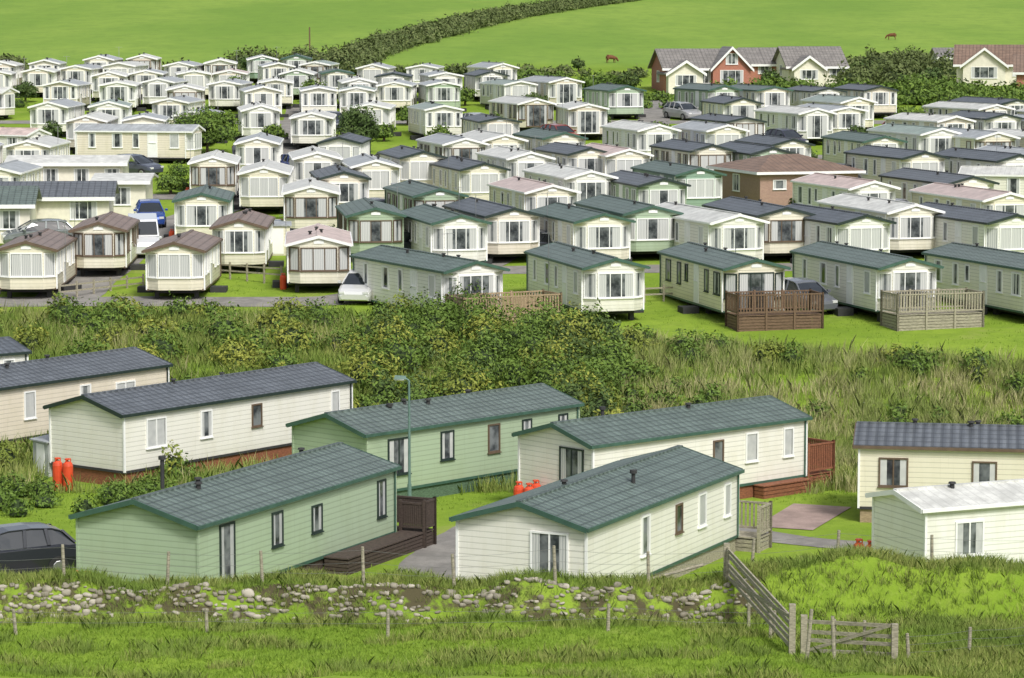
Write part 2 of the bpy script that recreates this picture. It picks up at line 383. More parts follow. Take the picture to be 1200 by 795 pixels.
    for k in range(random.randint(1,3)):
        yy=L*U(.2,.9); xx=U(-.5,.5); b.cyl((xx,yy,zr-abs(xx)*sl+.02),(xx,yy,zr-abs(xx)*sl+.2),.07,.07,MCH,8); b.cyl((xx,yy,zr-abs(xx)*sl+.2),(xx,yy,zr-abs(xx)*sl+.25),.12,.1,MCH,8)
    if R()<.35 and y>117:
        ax=random.choice((-1,1))*(w+.1); ay=L*U(.3,.8); b.cyl((ax,ay,zf+.4),(ax,ay,zr+.9),.018,.018,HUBM,5); b.cyl((ax-.35,ay,zr+.85),(ax+.35,ay,zr+.85),.012,.012,HUBM,4)
        for q in (-.3,-.1,.1,.3): b.cyl((ax+q,ay-.16,zr+.85),(ax+q,ay+.16,zr+.85),.008,.008,HUBM,4)
    if custom: custom(b,w,L,zf,ze,zr)
    mx,my=x-math.sin(a)*L/2,y+math.cos(a)*L/2
    z=0 if y<117 else hz1(mx,my)-.08
    o=b.obj("static_caravan",(x,y,z),a)
    foot((x,y),a,W,L); return (x,y,a,W,L,zf,z)
HUBM=plain("aluminium",(.45,.45,.46),.35,.05,3,.8)
def fit(A,B,W,**k):
    a=Vector(P(*A,2.5)); c=Vector(P(*B,2.5)); d=(c-a); L=d.length; d.normalize(); r=Vector((d.y,-d.x))
    o=a-r*W/2; ang=math.atan2(-d.x,d.y)
    return caravan(o.x,o.y,ang,W,L,**k)
def loc2w(c,lx,ly):
    x,y,a=c[:3]; return (x+lx*math.cos(a)-ly*math.sin(a), y+lx*math.sin(a)+ly*math.cos(a))
def deck(c,x0,x1,y0,y1,m,zd=.45,hr=.95,sides="flbr",gap=.14,skirt=True):
    b=MB(); m=WOOD[m]; zb=-.02 if c[1]<117 else -.6
    n=max(1,int((y1-y0)/.15))
    for i in range(n): b.box(x0,x1,y0+(y1-y0)*i/n,y0+(y1-y0)*(i+1)/n-.012,zd-.04,zd,m)
    if skirt:
        k=int((zd-zb)/.16)+1
        for i in range(k):
            za=zb+.02+(zd-.08-zb)*i/k; zc=zb+.02+(zd-.08-zb)*(i+1)/k-.02
            b.box(x0+.02,x1-.02,y0+.02,y0+.05,za,zc,m); b.box(x0+.02,x1-.02,y1-.05,y1-.02,za,zc,m); b.box(x0+.02,x0+.05,y0+.06,y1-.06,za,zc,m); b.box(x1-.05,x1-.02,y0+.06,y1-.06,za,zc,m)
    def rail(p,q):
        L=math.hypot(q[0]-p[0],q[1]-p[1]); t=((q[0]-p[0])/L,(q[1]-p[1])/L); nn=(t[1],-t[0])
        np_=max(1,round(L/1.6))
        for i in range(np_+1): u=L*i/np_; b.fbox(p,t,nn,u-.045,u+.045,zb,zd+hr+.05,-.045,.045,m)
        b.fbox(p,t,nn,0.046,L-.046,zd+hr-.06,zd+hr,-.03,.03,m); b.fbox(p,t,nn,.046,L-.046,zd+.1,zd+.16,-.03,.03,m)
        nb=int(L/gap)
        for i in range(1,nb): u=L*i/nb; b.fbox(p,t,nn,u-.03,u+.03,zd+.161,zd+hr-.061,-.012,.012,m)
    if 'f' in sides: rail((x0,y0),(x1,y0))
    if 'b' in sides: rail((x0,y1),(x1,y1))
    if 'l' in sides: rail((x0,y0),(x0,y1))
    if 'r' in sides: rail((x1,y0),(x1,y1))
    b.obj("wooden_deck",(c[0],c[1],c[6]),c[2])
    for yy in np.arange(y0,y1+.1,1.0):
        wx,wy=loc2w(c,(x0+x1)/2,yy); FOOT.append((wx,wy,(x1-x0)/2))
def flue(f,hx,h=.55):
    def g(b,w,L,zf,ze,zr):
        b.cyl((hx,L*f,zr-.3),(hx,L*f,zr+h),.06,.06,MCH,10); b.cyl((hx,L*f,zr+h),(hx,L*f,zr+h+.1),.11,.11,MCH,10)
    return g
N1=fit((232,617),(463,548),3.9,wall='g',roof='G',front='none',rise=.55,lwin=[],rwin=[(.13,.8,1,MBLK,.1,1.85),(.37,.62,1,MBLK,.75,1.75),(.57,.62,1,MBLK,.78,1.6),(.92,.55,1,MBLK,.6,1.75)],skirt=WOOD['e'],custom=flue(.32,-1.5))
N2=fit((687,620),(865,552),3.9,wall='w',roof='G',front='patio',rise=.55,lwin=[],net=False,rwin=[(.36,.62,1,MFRAME,.6,1.75),(.58,.5,0,MBRN,.85,1.7),(.74,.6,2,MFRAME,.75,1.75),(.92,.5,2,MFRAME,.75,1.75)],skirt=WOOD['y'],custom=flue(.5,.9,.1))
N3=fit((145,487),(412,447),3.7,wall='w',roof='D',front='none',rise=.5,lwin=[],rwin=[(.13,1.0,2,MFRAME,.7,1.75),(.34,.6,1,MFRAME,.75,1.75),(.56,.55,0,MBRN,.85,1.7),(.92,.5,2,MFRAME,.75,1.75)],skirt=WOOD['r'])
N4=fit((430,510),(678,474),3.6,wall='g',roof='G',front='none',rise=.5,lwin=[],rwin=[(.14,1.05,1,MBLK,.5,1.75),(.36,.65,1,MBLK,.75,1.75),(.58,.6,0,MBRN,.75,1.75),(.74,.5,1,MBLK,.75,1.75),(.92,.5,1,MBLK,.75,1.75)],skirt=WOOD['g'],custom=flue(.25,.2,.05))
N5=fit((695,523),(945,490),3.6,wall='w',roof='G',front='patio',rise=.5,lwin=[],fr=MBLK,net=False,rwin=[(.57,.5,0,MBRN,.85,1.65),(.73,.6,2,MFRAME,.75,1.75),(.91,.5,2,MFRAME,.75,1.75)],skirt=WOOD['r'],custom=flue(.32,-1.2,.1))
N6=fit((-75,466),(197,428),3.7,wall='k',roof='D',front='none',rise=.5,lwin=[],rwin=[(.38,.6,2,MFRAME,.7,1.75),(.62,.6,1,MFRAME,.75,1.7),(.80,1.1,2,MFRAME,.8,1.6)],skirt=WOOD['b'])
N7=fit((1007,523),(1262,529),3.5,wall='c',roof='D',front='none',rise=.45,lwin=[],rwin=[(.16,.95,1,MBRN,.7,1.65),(.58,.8,1,MBRN,.7,1.6),(.85,.6,1,MBRN)],trim=MBRN,skirt=WOOD['n'])
N8=fit((1085,598),(1335,578),2.8,wall='w',roof='L',front='none',rise=.3,lwin=[],rwin=[(.2,.95,1,MFRAME,.6,1.6),(.6,.9,1,MFRAME)],skirt=WOOD['y'])
N9=fit((-120,425),(32,413),3.4,wall='w',roof='D',front='none')
deck(N1,1.98,2.8,N1[4]*.6,N1[4]+.3,'e',.5,.9,"b",.07)
deck(N1,-.2,2.8,N1[4]+.32,N1[4]+1.0,'e',.5,.95,"rb",.07)
deck(N5,-1.8,1.8,N5[4]+.1,N5[4]+1.4,'r',.5,1.05,"lbr",.09)
deck(N5,1.82,2.3,N5[4]*.74,N5[4]*.98,'r',.45,.2,"")
deck(N2,.3,2.6,N2[4]+.1,N2[4]+1.1,'y',.45,.95,"rb",.13)
def cv(u,v,a,W,L,wall,roof,front='bay',**k):
    x,y=P(u,v); k.setdefault('zf',.42); return caravan(x,y,math.radians(a),W,L,wall,roof,front,**k)
rowA=[(33,351,2,2.85,7.8,'c','B'),(206,352,0,2.85,7.5,'c','B'),(117,325,3,2.75,7.5,'c','B'),(281,321,2,2.75,7.5,'c','B'),(374,344,4,3.1,8,'c','P')]
for r in rowA: cv(*r,he=1.9)
A6=cv(553,382,27,3.1,10.0,'w','G','french',net=False); A7=cv(718,378,15,3.0,9.6,'w','G'); A8=cv(882,379,14,3.0,9.8,'c','G','french',fr=MBLK)
A9=cv(1061,378,17,3.0,10,'w','G','french'); A10=cv(1235,380,19,3.1,10,'w','G')
deck(A6,-1.6,3.4,-2.4,-.6,'n'); deck(A8,-1.5,2.6,-2.3,-.6,'b'); deck(A9,-1.5,2.8,-2.4,-.6,'y')
rows=[(440,308,7,3.0,8,'g','G'),(538,318,14,3.0,8.5,'w','G'),(600,309,15,3.0,9,'k','D'),(705,316,15,3.1,8.5,'c','G'),(762,306,14,3.1,9.5,'g','G'),
(862,318,18,3.1,10,'w','L'),(918,308,14,3.1,9,'c','D'),(1010,318,18,3.1,9,'w','D'),(1068,304,16,3.1,9.5,'c','L'),(1185,318,18,3.2,10,'w','D'),
(365,278,4,3.1,8,'c','L'),(237,288,4,3.0,7.5,'c','G'),(310,252,3,3.0,8,'c','L'),(302,212,3,2.9,8,'c','S'),(403,259,7,3.0,8,'k','D'),(372,232,6,3.0,8,'w','L'),(440,243,8,3.0,8,'c','S'),
(514,282,13,3.0,8.5,'g','G'),(495,231,12,3.0,8,'c','D'),(566,247,14,3.0,8.5,'c','D'),(544,213,14,3.0,8,'w','S'),(645,277,14,3.1,8.5,'c','P'),(690,258,15,3.1,9,'w','L'),(690,226,15,3.0,8,'c','D'),
(775,268,14,3.0,8.5,'g','D'),(818,254,14,3.0,9,'d','G'),(832,222,14,3.0,8.5,'c','D'),(735,228,14,3.0,8.5,'c','P'),(620,232,14,3.0,8,'w','L'),
(1020,272,16,3.0,8.5,'w','P'),(1135,266,16,3.1,9.5,'w','D'),(1178,288,16,3.1,9.5,'c','P'),(1080,232,16,3.1,9,'c','D'),(1190,236,16,3.1,9.5,'w','D'),(250,238,4,2.9,8,'c','L'),
(1165,205,16,3.1,9,'c','S'),(1100,200,16,3.1,9,'w','F'),(660,205,14,3.0,8,'c','G'),(590,208,14,3.0,8,'c','L'),(770,195,14,3.0,9,'w','L'),(850,195,14,3.0,8,'c','S')]
for r in rows: cv(*r)
# ------------------------------------------------------------ houses / amenity buildings
MTILE={'b':roofing("tiles_brown",(.24,.15,.1)),'g':roofing("tiles_grey",(.24,.22,.2))}
MREND=plain("render_cream",(.76,.72,.6),.8,.06)
def house(name,u,v,a,W,D,hw,rise,wm,rm,windows,hip=0,wing=None,chim=True):
    x,y=P(u,v); a=math.radians(a); b=MB(); ov=.35
    b.box(-W/2,W/2,0,D,-.4,hw,wm)
    if hip:
        i=len(b.v); k=b.mi(rm); w=W/2+ov; h=hip
        b.v+=[(-w,-ov,hw+.01),(w,-ov,hw+.01),(w,D+ov,hw+.01),(-w,D+ov,hw+.01),(-w+h,D/2,hw+rise),(w-h,D/2,hw+rise)]
        for f in ((0,1,5,4),(1,2,5),(2,3,4,5),(3,0,4),(3,2,1,0)): b.f.append(tuple(i+q for q in f)); b.m.append(k)
        b.box(-w-.03,w+.03,-ov-.03,D+ov+.03,hw-.16,hw+.005,MFRAME)
    else:
        for sg in (0,1):
            y0=-ov if sg==0 else D+ov; z0=hw-rise*ov/(D/2)
            b.hexa([(-W/2-ov,y0,z0),(W/2+ov,y0,z0),(W/2+ov,D/2,hw+rise),(-W/2-ov,D/2,hw+rise),(-W/2-ov,y0,z0+.14),(W/2+ov,y0,z0+.14),(W/2+ov,D/2,hw+rise+.14),(-W/2-ov,D/2,hw+rise+.14)],rm)
        k=b.mi(wm)
        for xx in (-W/2,W/2):
            b.v+=[(xx,0,hw),(xx,D,hw),(xx,D/2,hw+rise)]; b.f.append((len(b.v)-3,len(b.v)-2,len(b.v)-1)); b.m.append(k)
        b.box(-W/2-ov,W/2+ov,-ov-.05,-ov-.01,hw-.08-rise*ov/(D/2),hw-rise*ov/(D/2)+.14,MFRAME)
    for (uc,ww,z0,z1,pn) in windows: b.window((uc,0),(1,0),(0,-1),0,ww,z0,z1,MFRAME,pn,.18)
    b.window((-W/2,D*.5),(0,-1),(-1,0),0,1.2,1,2.1,MFRAME,2,.2)
    if wing:
        for (cx,ww,pr,hh,rr,wm2) in wing:
            b.prism_y([(cx-ww/2,-.4),(cx+ww/2,-.4),(cx+ww/2,hh),(cx,hh+rr),(cx-ww/2,hh)],-pr,D*.45,wm2)
            sl=rr/(ww/2)
            for sg in (-1,1):
                x1=cx+sg*(ww/2+.3); z1=hh-sl*.3
                b.hexa([(cx,-pr-.3,hh+rr+.02),(x1,-pr-.3,z1+.02),(x1,D*.5,z1+.02),(cx,D*.5,hh+rr+.02),(cx,-pr-.3,hh+rr+.16),(x1,-pr-.3,z1+.16),(x1,D*.5,z1+.16),(cx,D*.5,hh+rr+.16)],rm)
                b.hexa([(cx,-pr-.36,hh+rr-.1),(x1,-pr-.36,z1-.1),(x1,-pr-.303,z1-.1),(cx,-pr-.303,hh+rr-.1),(cx,-pr-.36,hh+rr+.17),(x1,-pr-.36,z1+.17),(x1,-pr-.303,z1+.17),(cx,-pr-.303,hh+rr+.17)],MFRAME)
            b.window((cx,-pr),(1,0),(0,-1),0,ww*.62,.7,min(2.2,hh-.15),MFRAME,3,.12)
            if hh+rr>4.2: b.window((cx,-pr),(1,0),(0,-1),0,1.2,2.75,3.8,MFRAME,2,.2)
    if chim:
        b.box(W*.22,W*.22+.7,D/2-.3,D/2+.3,hw,hw+rise+.8,wm); b.cyl((W*.22+.35,D/2,hw+rise+.8),(W*.22+.35,D/2,hw+rise+1.1),.13,.11,WOOD['r'],8)
    b.obj(name,(x,y,hz1(x,y)),a)
    for i in range(5):
        FOOT.append((x+(i-2)*W/5,y+D/2,D/2+.4))
house("brick_house",828,109,8,8.2,7,2.4,1.7,BRICK,MTILE['g'],[(-.2,1.2,.9,2.1,2)],wing=[(2.3,3.7,.8,2.4,1.9,BRICK),(-2.3,3.4,1.2,1.9,1.1,MREND)],chim=False)
house("bungalow",896,97,8,3.6,6,1.9,1.5,BRICK,MTILE['g'],[(0,1.4,.9,1.8,2)],chim=False)
house("bungalow",957,101,8,5.8,6.5,2.0,1.8,MREND,MTILE['g'],[(-1,1.4,.9,1.9,2),(2,1.4,.9,1.9,2)],wing=[(-1.2,3.0,1.6,1.8,1.1,MREND)],chim=False)
house("bungalow",1165,100,-10,7.5,7,2.1,1.8,MREND,MTILE['b'],[(2.5,1.4,.9,2,2)],wing=[(-1.0,4.2,.8,2.0,1.6,MREND)],chim=False)
house("bungalow",1120,84,0,3.6,6,1.5,.9,MREND,MTILE['g'],[(0,1.4,.7,1.4,2)],chim=False)
house("bungalow",1222,112,-10,5,7,2.2,1.5,BRICK,MTILE['b'],[(0,1.4,.9,2,2)],chim=False)
house("amenity_block",948,246,17,6.6,8.0,2.4,.9,BRICKB,MTILE['b'],[(-2.0,.9,1.3,1.9,1),(1.6,.9,1.3,1.9,1)],hip=2.7,chim=False)
for u in (885,915,945,975):
    x,y=P(u,262); FOOT.append((x,y,1.6))
house("chalet",66,272,5,6.2,5,2.0,.7,MREND,ROOF['D'],[(-2,1.4,.7,1.8,3),(1.6,1.6,.7,1.8,3)],chim=False)
house("chalet",-22,286,5,5.5,5,2.2,.8,MREND,ROOF['G'],[(1.6,1.2,.8,1.9,2)],chim=False)
house("chalet",78,228,2,7.4,4,2.0,.35,MREND,ROOF['L'],[(-3,1,.8,1.7,2),(-1,1,.8,1.7,2),(1,1,.8,1.7,2),(3,1,.8,1.7,2)],chim=False)
house("chalet",142,254,2,3.0,5,2.1,.3,MREND,ROOF['L'],[(0,1.2,.7,1.8,2)],chim=False)
# ------------------------------------------------------------ reserved spots
TREES=[(243,180,2.3,2.9),(418,180,1.9,3.0),(517,182,1.3,1.9),(320,172,1.0,1.5),(200,228,1.1,1.1),(582,160,1.0,1.5),(1003,174,1.3,1.5),(938,254,.7,1.0),(945,200,.9,1.3),(1045,178,1.0,1.3),(850,164,1.1,1.5),(625,134,1.3,1.6),(478,147,1.1,1.4),(140,142,1.2,1.5),(60,167,1.0,1.4),(365,120,1.2,1.8),(275,120,1.4,2.0),
(545,124,1.0,1.4),(700,152,1.1,1.3),(900,152,1.2,1.5),(1080,158,1.4,1.6),(770,166,1.0,1.3),(175,160,1.2,1.5),(30,120,1.2,1.6),(450,166,.9,1.2),(660,180,1.0,1.2),(1130,186,1.1,1.4)]
for u,v,r,h in TREES:
    x,y=P(u,v); FOOT.append((x,y,r*.9))
CARS=[(940,364,25,(.16,.17,.19),0),(424,352,-8,(.75,.75,.74),0),(1108,342,30,(.03,.03,.035),0),(176,264,10,(.03,.08,.32),0),(46,288,-75,(.18,.2,.2),0),(168,298,8,(.75,.76,.78),1),
(447,262,30,(.05,.05,.06),0),(792,214,20,(.04,.04,.05),0),(806,194,20,(.05,.1,.35),0),(835,275,40,(.04,.045,.05),0),(157,206,60,(.08,.09,.12),0),(683,301,40,(.05,.05,.05),0),(655,168,30,(.3,.05,.04),0),
(300,186,40,(.1,.12,.2),0),(1048,262,40,(.3,.3,.32),0),(768,216,15,(.4,.4,.42),0),(482,302,60,(.05,.06,.07),0),(8,676,-62,(.03,.033,.04),0),(560,154,30,(.4,.4,.42),0),(920,174,30,(.05,.05,.08),0),
(322,290,20,(.06,.06,.07),0),(462,204,30,(.1,.1,.12),0),(735,168,30,(.05,.07,.2),0),(985,218,40,(.08,.08,.09),0),(1060,162,35,(.3,.05,.04),0),(390,152,20,(.07,.08,.1),0),(640,302,60,(.12,.13,.15),0),(1150,238,60,(.06,.06,.07),0),
(350,206,35,(.05,.08,.25),0),(800,140,30,(.4,.4,.4),0)]
for c in CARS:
    x,y=P(c[0],c[1]); FOOT.append((x,y,1.2))
def pick(u,v):
    if v<118 and 290<u<600: return random.choice(['d','g','g','c','w','c']),random.choice('GFSSL')
    if v<152 and 660<u<880: return random.choice(['g','d','g','c']),random.choice('GGSF')
    if u<330: return random.choice('cwcckw'),random.choice('LLLSSLPSSF')
    return random.choice('ccwwkcwg' if R()<.5 else 'ccwwk'),random.choice('LLLSSSDGPFD')
cnt=0
def rx(y): return float(np.interp(y,[152,170,187,213,244,268],[-2,2,4,9,12,14]))
def fits(ox,oy,a,L,r):
    for i in range(6):
        px,py=ox-L*i/5*math.sin(a),oy+L*i/5*math.cos(a)
        if not free(px,py,r): return False
        if any(abs(py-q)<2.0 for q in (186.5,213,244)): return False
        if abs(px-rx(py))<2.3 and py<268: return False
        if mn.noise(Vector((px*.06+3,py*.07,5)))>.44: return False
    return True
y=177.0
while y<300:
    x=-58+U(0,3)
    while x<60:
        u,v=uv(x,y); jx=U(0,.8); side=(u<290 and v<205 and R()<.35) or (R()<.06)
        ok=-60<u<1270 and v>97 and R()>.1
        if 590<u<=670 and v<122: ok=False
        if u>670 and v<134: ok=False
        if u>870 and v<138: ok=False
        if u>1100 and v<156: ok=False
        if ok:
            wl,rf=pick(u,v)
            if side:
                a=math.radians(80+U(-14,6)); L=U(8,9.2); ox,oy=x+L/2,y+U(-.5,.5)
                if fits(ox,oy,a,L,2.0): caravan(ox,oy,a,3.0,L,wl,rf,'bay',zf=.42,he=1.9); cnt+=1
            else:
                aa={0:3,1:12,2:15,3:17}[min(3,int(max(0,u-260)//230))] + U(-6,6)
                a=math.radians(aa); L=U(7.2,8.8); ox,oy=x+jx,y+U(-.7,.7)
                if fits(ox,oy,a,L,1.75): caravan(ox,oy,a,U(2.85,3.15),L,wl,rf,random.choice(['bay','bay','bay','flat','french']),zf=.42,he=U(1.85,2.0),rise=U(.28,.42)); cnt+=1
        x+=1.1
    y+=2.0
print("fill caravans",cnt)
# ------------------------------------------------------------ cars
TYRE=plain("tyre",(.02,.02,.02),.8); LAMP=plain("tail_lamp",(.35,.02,.02),.3); HL=plain("head_lamp",(.7,.7,.7),.2)
CG,_n,_b=newmat("car_glass"); _b.inputs["Base Color"].default_value=(.02,.025,.03,1); _b.inputs["Roughness"].default_value=.03; _b.inputs["Coat Weight"].default_value=1
def car(u,v,adeg,col,van):
    m,nt,b0=newmat("car_paint"); b0.inputs["Base Color"].default_value=(*col,1); b0.inputs["Roughness"].default_value=.25; b0.inputs["Coat Weight"].default_value=.6; b0.inputs["Metallic"].default_value=.25
    b=MB(); st=[(-2.06,.55,.66,.3),(-2.0,.68,.77,.24),(-1.75,.80,.84,.2),(-1.1,.92,.86,.2),(.2,.95,.87,.2),(1.4,.97,.86,.2),(1.85,.93,.82,.2),(2.02,.84,.77,.24),(2.1,.6,.7,.3)]
    if van: st=[(-2.3,.7,.75,.3),(-2.2,.9,.88,.24),(-1.5,1.15,.92,.2),(0,1.2,.95,.2),(1.8,1.2,.95,.2),(2.3,1.15,.92,.2),(2.36,.8,.85,.3)]
    def loft(st8,mm):
        k=b.mi(mm); i0=len(b.v); n=len(st8[0])
        for s in st8: b.v+=s
        for s in range(len(st8)-1):
            for j in range(n):
                q=(j+1)%n; b.f.append((i0+n*s+j,i0+n*s+q,i0+n*s+n+q,i0+n*s+n+j)); b.m.append(k)
        b.f.append(tuple(i0+j for j in reversed(range(n)))); b.m.append(k); b.f.append(tuple(i0+n*(len(st8)-1)+j for j in range(n))); b.m.append(k)
    loft([[(-hw*.93,yy,zb),(-hw,yy,(zb+zt)*.5),(-hw*.96,yy,zt-.07),(-hw*.82,yy,zt),(hw*.82,yy,zt),(hw*.96,yy,zt-.07),(hw,yy,(zb+zt)*.5),(hw*.93,yy,zb)] for yy,zt,hw,zb in st],m)
    if not van:
        cs=[(-1.15,.93,.74),(-.75,1.18,.70),(-.4,1.36,.64),(-.1,1.42,.61),(.6,1.44,.60),(1.2,1.40,.60),(1.55,1.28,.63),(1.85,1.0,.70)]
        loft([[(-.76,yy,.9),(-hw-.02,yy,.9+(zt-.9)*.6),(-hw*.9,yy,zt-.02),(0,yy,zt+.015),(hw*.9,yy,zt-.02),(hw+.02,yy,.9+(zt-.9)*.6),(.76,yy,.9)] for yy,zt,hw in cs],CG)
        rf=[(-.38,1.385,.6),(-.1,1.44,.58),(.6,1.46,.57),(1.2,1.42,.57),(1.5,1.33,.59)]
        loft([[(-hw,yy,zt-.05),(-hw,yy,zt-.005),(0,yy,zt+.02),(hw,yy,zt-.005),(hw,yy,zt-.05)] for yy,zt,hw in rf],m)
        for sx in (-1,1):
            for (y0,z0,y1,z1) in ((-1.12,.95,-.38,1.38),(.32,.93,.36,1.42),(1.05,.95,1.0,1.42),(1.86,.97,1.5,1.34)):
                e=.05; w0=.775; w1=.60; b.hexa([(sx*w0,y0-e,z0),(sx*(w0-.06),y0-e,z0),(sx*(w0-.06),y0+e,z0),(sx*w0,y0+e,z0),(sx*w1,y1-e,z1),(sx*(w1-.06),y1-e,z1),(sx*(w1-.06),y1+e,z1),(sx*w1,y1+e,z1)],m)
    else:
        b.hexa([(-.86,-1.6,1.15),(.86,-1.6,1.15),(.86,2.25,1.15),(-.86,2.25,1.15),(-.78,-.9,2.0),(.78,-.9,2.0),(.78,2.2,2.0),(-.78,2.2,2.0)],m)
        b.hexa([(-.78,-1.58,1.25),(.78,-1.58,1.25),(.78,-1.4,1.25),(-.78,-1.4,1.25),(-.72,-1.03,1.9),(.72,-1.03,1.9),(.72,-.85,1.9),(-.72,-.85,1.9)],CG)
    for sx in (-1,1):
        if van:
            b.hexa([(sx*.87,-1.3,1.3),(sx*.82,-1.3,1.3),(sx*.82,-.6,1.3),(sx*.87,-.6,1.3),(sx*.82,-.9,1.8),(sx*.7,-.9,1.8),(sx*.7,-.6,1.8),(sx*.82,-.6,1.8)],CG)
        for yy in (-1.3,1.3):
            b.cyl((sx*.66,yy,.31),(sx*.88,yy,.31),.31,.31,TYRE,16); b.cyl((sx*.88,yy,.31),(sx*.89,yy,.31),.19,.17,HUBM,10)
        b.box(sx*.58-.13,sx*.58+.13,-2.08 if not van else -2.32,-1.9,.58,.70,HL); b.box(sx*.62-.1,sx*.62+.1,1.95,2.1 if not van else 2.38,.66,.82,LAMP)
        b.box(sx*.93-.08,sx*.93+.08,-.95,-.8,.94,1.06,m)
    x,y=P(u,v); a=math.radians(adeg); o=b.obj("parked_car" if not van else "parked_van",(x,y,hz1(x,y)+.015),a,bev=.03)
    if y>117: o.rotation_euler=(math.atan(.05)*math.cos(a),-math.atan(.05)*math.sin(a),a)
for c in CARS: car(*c)
# ------------------------------------------------------------ foliage
def leaves(name,blobs,dens,ls,mats,core=True):
    Vs=[];Fs=[];off=0;Mi=[]
    for (x,y,z,rx_,ry,rz) in blobs:
        area=2*math.pi*((rx_*ry+rx_*rz+ry*rz)/3)*1.3; n=max(20,int(area*dens))
        d=rng.normal(size=(n,3)); d[:,2]=np.abs(d[:,2])*1.0-.15; d/=np.linalg.norm(d,axis=1)[:,None]
        ph=rng.uniform(0,6.28,6)
        lump=1+.18*np.sin(d[:,0]*5+ph[0])*np.sin(d[:,1]*5+ph[1])+.15*np.sin(d[:,2]*8+ph[2]+d[:,0]*7)+.08*np.sin(d[:,1]*13+ph[3])
        rad=lump*rng.uniform(.72,1.14,n)
        c=d*rad[:,None]*np.array([rx_,ry,rz])+np.array([x,y,z])
        nn=d+rng.normal(size=(n,3))*.55; nn/=np.linalg.norm(nn,axis=1)[:,None]
        t=np.cross(nn,rng.normal(size=(n,3))); t/=np.linalg.norm(t,axis=1)[:,None]; b=np.cross(nn,t)
        s=ls*rng.uniform(.6,1.3,n)[:,None]
        q=np.stack([c-t*s,c-b*s*.45,c+t*s,c+b*s*.45],1).reshape(-1,3)
        Vs.append(q); Fs.append(np.arange(4*n).reshape(-1,4)+off); off+=4*n; Mi.append(np.zeros(n))
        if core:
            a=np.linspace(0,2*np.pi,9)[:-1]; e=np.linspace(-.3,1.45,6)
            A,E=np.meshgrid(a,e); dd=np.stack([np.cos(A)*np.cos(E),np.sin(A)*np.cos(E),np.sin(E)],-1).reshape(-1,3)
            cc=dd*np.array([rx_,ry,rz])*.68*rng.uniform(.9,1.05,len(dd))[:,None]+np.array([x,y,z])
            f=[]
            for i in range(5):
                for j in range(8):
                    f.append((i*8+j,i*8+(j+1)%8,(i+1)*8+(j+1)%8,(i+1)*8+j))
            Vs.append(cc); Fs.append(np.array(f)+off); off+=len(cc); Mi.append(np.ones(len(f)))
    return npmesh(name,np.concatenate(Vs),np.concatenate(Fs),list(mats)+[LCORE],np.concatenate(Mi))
def tufts(name,pts,hmin,hmax,nb,w,mat,spread=.12,lean=.45):
    p=np.array(pts); n=len(p); c=np.repeat(p,nb,0); m=len(c)
    hs=np.repeat(rng.uniform(.6,1.25,n),nb)
    a=rng.uniform(0,6.283,m); r=rng.uniform(0,spread,m)
    base=c+np.stack([np.cos(a)*r,np.sin(a)*r,np.zeros(m)-.02],1)
    h=rng.uniform(hmin,hmax,m)*hs; b=rng.uniform(0,6.283,m)
    side=np.stack([np.cos(b),np.sin(b),np.zeros(m)],1)*w*.5
    l=rng.uniform(.05,lean,m)*h; dr=np.stack([np.cos(a)*l,np.sin(a)*l,h],1)
    mid=base+dr*np.array([.35,.35,.6]); tip=base+dr
    V=np.stack([base-side,base+side,mid+side*.7,tip,mid-side*.7],1).reshape(-1,3)
    return npmesh(name,V,np.arange(5*m).reshape(-1,5),[mat])
def blob(x,y,r,h,k=1.0): return (x,y,hz1(x,y)+h*.25,r,r*U(.8,1.1),h*.8)
def yE(x): return float(np.interp(x,[-40,-8,-5,0,4,10,22,40],[135,134.5,131.5,129.8,127.6,124.6,120.8,119]))
sh={'g':[], 'y':[], 'k':[]}; tg=[]; dg=[]
for i in range(2800):
    x=U(-27,27); y=U(99,136)
    if y>yE(x)-.8: continue
    if not free(x,y,.9): continue
    k=mn.noise(Vector((x*.16,y*.16,1)))
    if x<-6:
        if R()<.12+.36*max(0,k): sh['g' if R()<.5 else 'y'].append(blob(x,y,U(.4,1.1),U(.6,1.4)))
    elif x<4.5:
        if y>103 and R()<.28+.4*max(0,k): sh['k' if R()<.3 else ('g' if R()<.65 else 'y')].append(blob(x,y,U(.6,1.4),U(.9,1.9)))
    elif y>yE(x)-4 and R()<.2: sh['g' if R()<.6 else 'y'].append(blob(x,y,U(.45,.9),U(.6,1.1)))
    elif R()<.045: sh['g'].append(blob(x,y,U(.4,.8),U(.5,.9)))
for u,v,r,h in [(692,412,1.15,1.6),(628,408,1.3,1.8),(560,402,1.4,1.9),(520,398,1.2,1.6),(600,425,1.3,1.7),(655,430,1.2,1.6),(545,440,1.2,1.9),(480,405,1.1,1.5)]:
    x,y=P(u,v); sh['k' if R()<.4 else 'g'].append(blob(x,y,r,h))
for i in range(420):
    x=U(-55,55); y=U(160,300)
    if free(x,y,.7) and not any(abs(y-q)<2.2 for q in (186.5,213,244)) and R()<.4: sh['g' if R()<.7 else 'k'].append(blob(x,y,U(.4,.8),U(.5,1.0)))
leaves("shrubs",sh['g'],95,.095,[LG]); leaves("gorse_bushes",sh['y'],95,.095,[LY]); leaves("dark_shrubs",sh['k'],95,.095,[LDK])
for i in range(16000):
    x=U(-27,27); y=U(97,136)
    if y>yE(x)+.2 or not free(x,y,.1): continue
    if x>3.5 or (R()<.16): (tg if (R()<.58 and mn.noise(Vector((x*.2,y*.25,9)))>-.2) else dg).append((x,y,hz1(x,y)))
    else: dg.append((x,y,hz1(x,y)))
tufts("tall_dry_grass",tg,.3,.85,17,.028,GT,.35,.6); tufts("rank_grass",dg,.25,.7,16,.032,GM,.35,.6)
bl=[]
